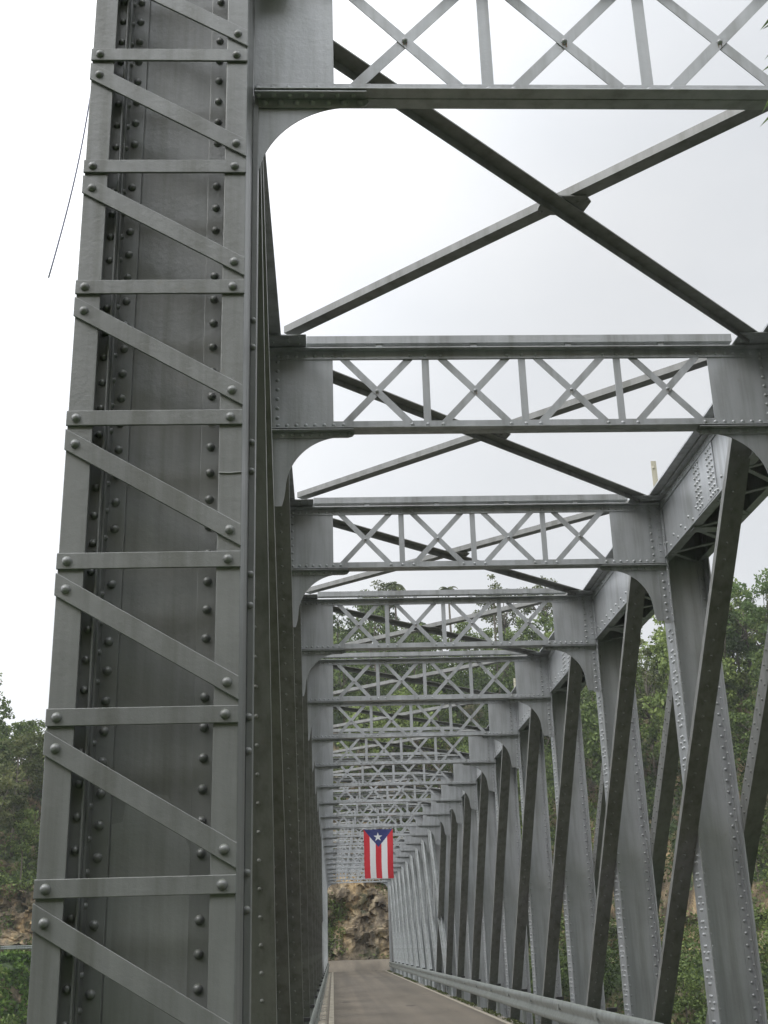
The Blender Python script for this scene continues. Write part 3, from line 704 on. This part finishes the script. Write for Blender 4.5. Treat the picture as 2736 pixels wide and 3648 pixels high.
# forest mass
TEMPL = []
for k in range(9):
    rg = np.random.default_rng(100+k); hgt = 4.5+3*rg.random(); R = 2.3+1.4*rg.random(); bs = 2.4+2.5*rg.random()
    P, c = crown_pts(3600, rg, R, hgt, bs, 34, .95, .30)
    V = leaf_quads(P, .19, rg, .4)
    m = trunk_mb(bs+hgt*.75, .14, c, rg, 4, 7); tv = np.array(m.v); tf = [f for f in m.f if len(f) == 4]
    TEMPL.append((V, tv, np.array(tf)))
Vs = []; Fs = []; Ms = []; off = 0; cnt = 0
def put(x, y, sc_, k, zz=None, leafkeep=1.0):
    global off, cnt
    V, tv, tf = TEMPL[k]; a = rng.random()*6.28; ca, sa = math.cos(a), math.sin(a); Rm = np.array([[ca, -sa, 0], [sa, ca, 0], [0, 0, 1]]).T
    z = float(H(np.array([x]), np.array([y]))[0]) if zz is None else zz
    nl = int(len(V)/4*leafkeep)*4; A = (V[:nl]@Rm)*sc_*np.array([1, 1, .9+.3*rng.random()])+[x, y, z]; Vs.append(A); Fs.append(fquads(nl//4)+off); Ms.append(np.zeros(nl//4)); off += nl
    B = (tv@Rm)*sc_+[x, y, z]; Vs.append(B); Fs.append(tf+off); Ms.append(np.ones(len(tf))); off += len(B); cnt += 1
pts_ = []
tries = 0
while len(pts_) < 310 and tries < 20000:
    tries += 1
    az = math.radians(rng.uniform(-19, 24)); x_ = 0; dist = rng.uniform(80, 200)
    x, y = dist*math.tan(az), dist
    cyv = float(cliff_y(np.array(x))); by = float(bank_y(np.array(x)))
    ok = y > cyv+3.5 or (y < by-3 and y > by-14 and abs(x-2) > 7)
    if not ok: continue
    dmin = 3.6 if y < cyv+30 else 4.6
    if any((x-a)**2+(y-b_)**2 < dmin**2 for a, b_ in pts_): continue
    pts_.append((x, y))
for x, y in pts_:
    cyv = float(cliff_y(np.array(x))); sc_ = (.45+.25*rng.random()) if y < cyv+8 else (.7+.5*rng.random())
    put(x, y, sc_, int(rng.integers(0, 9)), None, .55 if y > cyv+25 else .8)
V_ = np.concatenate(Vs); V_[:, 2] += ZR; fo = link('forest', np_mesh('forest', V_*S, np.concatenate(Fs), [LEAF_F, BARK], np.concatenate(Ms), False))
tag(fo, 'dense green woodland covering the hillside behind the bridge', 'forest', kind='stuff')
# undergrowth: creepers and scrub on banks and cliff
n = 60000
az = np.radians(rng.uniform(-20, 24, n)); dist = rng.uniform(75, 165, n); x = dist*np.tan(az); y = dist
cyv = cliff_y(x); by = bank_y(x)
dens = fbm(x*.10+5, y*.10+3)
keep = ((y > cyv+3) & (dens > .38)) | ((y > cyv+.3) & (y <= cyv+3) & (dens > np.where(x > 8, .30, .56))) | ((y < by+np.where(x > 7, 1.0, -.8)) & (y > by-16) & (dens > .30) & (x > 7.8)) | ((y > cyv-1.3) & (y < cyv+.3) & (rng.random(n) < np.where(abs(x-2) < 9, .06, .4)))
x, y = x[keep], y[keep]; reps = 7
x = np.repeat(x, reps)+rng.normal(size=len(x)*reps)*.45; y = np.repeat(y, reps)+rng.normal(size=len(y)*reps)*.45
by2 = bank_y(x); cy2 = cliff_y(x); okk = ~((y > by2+np.where(x > 7, 1.2, -.3)) & (y < cy2-1.5)); x, y = x[okk], y[okk]
P = np.stack([x, y, H(x, y)+rng.random(len(x))**2*np.where(x > 7, 1.8, .9)], 1)
V_ = leaf_quads(P, .17, rng, .2); V_[:, 2] += ZR
tag(link('undergrowth', np_mesh('undergrowth', V_*S, fquads(len(P)), [LEAF_F], None, False)), 'low scrub and creepers over the banks and cliff', 'undergrowth', kind='stuff')
rr_ = np.random.default_rng(31); mask = (fbm(CL[0]*.35+2, CL[2]*.35+11) > .61) | ((CL[0] > 7) & (fbm(CL[0]*.3, CL[2]*.3+5) > .30)) | ((UU > .9) & (fbm(CL[0]*.5, CL[2]*.1) > .4))
px_, py_, pz_ = CL[0][mask], CL[1][mask], CL[2][mask]; sel = rr_.integers(0, len(px_), 64000)
P = np.stack([px_[sel], py_[sel]-.15, pz_[sel]], 1)+rr_.normal(size=(len(sel), 3))*[.25, .22, .25]
V_ = leaf_quads(P, .13, rr_, .3); V_[:, 2] += ZR
tag(link('creepers', np_mesh('creepers', V_*S, fquads(len(P)), [LEAF_F], None, False)), 'dark creepers and ferns clinging to the rock cut', 'creepers', kind='stuff')
# bright grass on the left embankment
n = 60000
x = rng.uniform(-42, -10, n); by = bank_y(x); y = by-.2-rng.random(n)**1.4*14
gk = fbm(x*.8+3, y*.8) > .40; x, y = x[gk], y[gk]; n = len(x)
P = np.stack([x, y, H(x, y)+rng.random(n)*(.15+.9*np.clip(fbm(x*.5, y*.5+7)-.45, 0, 1)*1.5)], 1); V_ = leaf_quads(P, .20, rng, .0); V_[:, 2] += ZR
tag(link('grass', np_mesh('grass', V_*S, fquads(n), [LEAF_G], None, False)), 'bright green grass on the embankment below the far guard rail', 'grass', kind='stuff')

def tree(name, x, y, hgt, R, bs, leaves, size, m_, label, seed, z=None, clumps=30, cr__=1.0, limbs=14, r0=.16, shell=.5, group='single trees on the hill'):
    rg = np.random.default_rng(seed); P, c = crown_pts(leaves, rg, R, hgt, bs, clumps, cr__, shell)
    z = float(H(np.array([x]), np.array([y]))[0]) if z is None else z
    root = bpy.data.objects.new(name, None); C.objects.link(root); root.location = Vector((x, y, z+ZR))*S; tag(root, label, 'tree', group)
    link('crown', np_mesh('crown', leaf_quads(P, size, rg, .4)*S, fquads(leaves), [m_], None, False), root)
    m = trunk_mb(bs+hgt*.6, r0, c, rg, 6, limbs); obj('trunk', m, BARK, root, zoff=0); return root
def at(px, py, Y):     # pixel of the 1659-wide view -> point at depth Y
    X = (px*1.6492-1368)/4261; Yc = -(py*1.6492-1824)/4261
    d = r2*X+u2*Yc+fw; return d*(Y/d.y)
def skyline(name, px, py, Y, hgt, R, leaves, size, m_, label, seed, **kw):
    p = at(px, py, Y); gz = float(H(np.array([p.x]), np.array([Y]))[0]); bs = max(1.5, p.z-hgt-gz)
    return tree(name, p.x, Y, hgt, R, bs, leaves, size, m_, label, seed, gz, **kw)
skyline('broadleaf_tree', 1170, 1243, 160, 6.5, 3.4, 2600, .17, LEAF_O, 'round crowned tree topping the hill above the fourth cross strut, right of the palms', 1)
skyline('broadleaf_tree', 1085, 1262, 165, 7, 4.5, 3000, .17, LEAF_O, 'broad brownish tree on the hill skyline between the palms and the round tree', 2)
skyline('thin_tree', 1062, 1240, 158, 5, 1.0, 500, .17, LEAF_O, 'thin sparse tree sticking up on the skyline just right of the second palm', 3, clumps=9, cr__=.6, limbs=6)
skyline('broadleaf_tree', 828, 1257, 158, 5, 2.6, 1800, .17, LEAF_O, 'dark bushy tree directly left of the taller palm on the skyline', 4)
skyline('broadleaf_tree', 797, 1268, 158, 4, 1.4, 800, .17, LEAF_O, 'small bushy tree furthest left on the skyline seen through the struts', 5, clumps=12)
skyline('leafy_tree', 1640, 1245, 116, 9, 4.4, 4200, .18, LEAF_B, 'bright green feathery tree at the right edge against the sky', 6, clumps=30, cr__=.95, shell=.7)
skyline('leafy_tree', 1602, 1300, 119, 8, 3.0, 2800, .18, LEAF_B, 'slender bright green tree just left of the feathery tree at the right edge', 7, clumps=18, cr__=.9, shell=.7)
skyline('leafy_tree', 1690, 1300, 112, 8, 3.4, 2800, .18, LEAF_B, 'bright green bushy tree cut off by the right edge of the photo', 8, clumps=18, cr__=.7)
skyline('broadleaf_tree', 1560, 1420, 118, 9, 4.0, 3200, .17, LEAF_O, 'olive tree between the first and second right truss posts', 9)
skyline('broadleaf_tree', 1385, 1370, 122, 9, 4.0, 3000, .17, LEAF_O, 'yellowish olive tree seen through the gap right of the fourth post', 10)
skyline('broadleaf_tree', 45, 1572, 118, 7, 3.2, 2600, .17, LEAF_O, 'tall airy tree left of the end post, highest on the left skyline', 11, shell=.6)
skyline('broadleaf_tree', 108, 1580, 122, 6, 2.2, 1800, .17, LEAF_O, 'tree on the left skyline touching the edge of the end post', 12)
skyline('broadleaf_tree', -10, 1630, 112, 7, 3.0, 2200, .17, LEAF_O, 'lower tree on the left hill at the left edge of the photo', 13)
# palms
def palm(px, py, Y, label, seed, R=2.0):
    rg = np.random.default_rng(seed); p = at(px, py, Y); gz = float(H(np.array([p.x]), np.array([Y]))[0]); h = p.z-gz
    root = bpy.data.objects.new('palm_tree', None); C.objects.link(root); root.location = Vector((p.x, Y, gz+ZR))*S; tag(root, label, 'palm tree', 'palms on the skyline')
    m = MB(); m.tube([(0, 0, -1), (.1, 0, h*.5), (0, 0, h)], [.2, .15, .12], 6); obj('trunk', m, BARK, root, zoff=0)
    m = MB()
    for i in range(19):
        a = i*2.4+rg.random()*.4; up0 = rg.uniform(-.2, 1.0); ln = R*(.8+.3*rg.random()); ca, sa = math.cos(a), math.sin(a)
        prev = None
        for s_ in range(9):
            k = s_/8; r_ = ln*k*(1-.15*k); z = h+up0*ln*k*.8-1.1*ln*k*k*.75
            q = Vector((ca*r_, sa*r_, z))
            if prev is not None:
                sd = Vector((-sa, ca, 0))*(.30*math.sin(math.pi*min(k*.8+.15, 1))+.02)
                m.add([prev, q, q+sd+Vector((0, 0, -.12)), prev+sd+Vector((0, 0, -.12))], [(0, 1, 2, 3)]); m.add([prev, q, q-sd+Vector((0, 0, -.12)), prev-sd+Vector((0, 0, -.12))], [(3, 2, 1, 0)])
            prev = q
    obj('fronds', m, LEAF_O, root, zoff=0)
palm(852, 1262, 158, 'taller palm tree on the skyline, beside the dark bushy tree', 21)
palm(968, 1272, 160, 'lone palm tree on the skyline, standing clear in the middle', 22, 1.8)
# leafy branch poking into the right edge, close to the viewer
root = bpy.data.objects.new('bamboo_branch', None); C.objects.link(root); bp = at(1760, 150, 3.2); root.location = Vector((bp.x, bp.y, bp.z+ZR))*S
tag(root, 'green bamboo shoot whose leaf tips poke in at the upper right edge', 'plant')
m = MB(); a_ = at(1740, -150, 3.3)-bp; b2 = at(1720, 420, 3.1)-bp; m.tube([a_, Vector((0, 0, 0)), b2], [.006, .008, .01], 6); obj('stem', m, LEAF_B, root, zoff=0)
m = MB()
for (x0, y0, x1, y1, w_) in ((1720, 120, 1645, 232, 12), (1725, 150, 1632, 213, 0), (1715, -10, 1640, 55, 9), (1712, 30, 1646, 52, 6), (1720, 110, 1644, 143, 7), (1722, 200, 1640, 262, 8), (1716, 60, 1650, 118, 6)):
    if w_ == 0: continue
    p, q = at(x0, y0, 3.15)-bp, at(x1, y1, 3.05)-bp; d = (q-p); sd = d.cross(fw).normalized()*w_*.0009; prev = None
    for i in range(9):
        k = i/8; c_ = p+d*k+Vector((0, 0, -.02*k*k)); ww = math.sin(math.pi*min(1, k*.75+.25))*1.0
        if prev is not None: m.add([prev[0]-sd*prev[1], prev[0]+sd*prev[1]+fw*.004, c_+sd*ww+fw*.004, c_-sd*ww], [(0, 1, 2, 3)], True)
        prev = (c_, ww)
obj('leaves', m, LEAF_B, root, zoff=0)
# far guard rail on the left bank
root = bpy.data.objects.new('roadside_barrier', None); C.objects.link(root)
tag(root, 'low weathered guard rail with posts along the far road, left of the end post', 'guard rail')
path2 = [(x_, float(bank_y(np.array(x_)))+.9, float(base_z(np.array(x_)))+2.0) for x_ in np.arange(-48., -7., 1.0)]
vs = []; fs = []
for i, (x_, y_, z_) in enumerate(path2):
    zz = z_-2.0
    for dy, zz2 in ((0, .95), (.05, .9), (0, .82), (.05, .74), (0, .68), (-.03, .68), (-.03, .95)): vs.append((x_, y_-dy, zz+zz2))
    if i: fs += [((i-1)*7+j, (i-1)*7+(j+1) % 7, i*7+(j+1) % 7, i*7+j) for j in range(7)]
root.location = Vector((path2[0][0], path2[0][1], path2[0][2]-2+ZR))*S
m = MB(); m.add(vs, fs); o = obj('rail', m, GALV, root); o.location = -root.location
for i in range(0, len(path2), 3):
    x_, y_, z_ = path2[i]; m = MB(); m.box(x_-.09, x_+.09, y_+.01, y_+.17, z_-2.2, z_-2+1.0); o = obj('post', m, GALV, root); o.location = -root.location
# weeds along the right kerb
n = 5200; yy = rng.uniform(8, YE, n); P = np.stack([4.72+rng.random(n)*.22, yy, -2.0+rng.random(n)**2*.06], 1); kp = fbm(yy*.35, yy*0+2) > .42; P = P[kp]
V_ = leaf_quads(P, .035, rng, 0); V_[:, 2] += ZR
tag(link('weeds', np_mesh('weeds', V_*S, fquads(len(P)), [LEAF_O], None, False)), 'dry weeds and grit along the right kerb of the deck', 'weeds', kind='stuff')
print('trees', cnt, 'script done')

# thin damp air over the valley
hz, t, b = mat('valley_haze'); t.nodes.remove(b)
pv = t.nodes.new('ShaderNodeVolumePrincipled'); pv.inputs['Density'].default_value = .00045; pv.inputs['Color'].default_value = (.86, .89, .92, 1); pv.inputs['Anisotropy'].default_value = .1
t.links.new(pv.outputs[0], t.nodes['Material Output'].inputs['Volume'])
m = MB(); m.box(-300, 360, -160, 460, -18, 110); tag(obj('haze', m, hz), kind='stuff')

# worn, slightly rounded arrises on the steel nearest the viewer
for o in list(bpy.data.objects):
    if o.type == 'MESH' and (o.name.startswith('lacing_bar') or (o.name.startswith('end_post')) or o is sp1 or o.parent is sp1):
        bv = o.modifiers.new('edge', 'BEVEL'); bv.width = .0028; bv.segments = 2; bv.limit_method = 'ANGLE'; bv.angle_limit = math.radians(70); bv.use_clamp_overlap = True
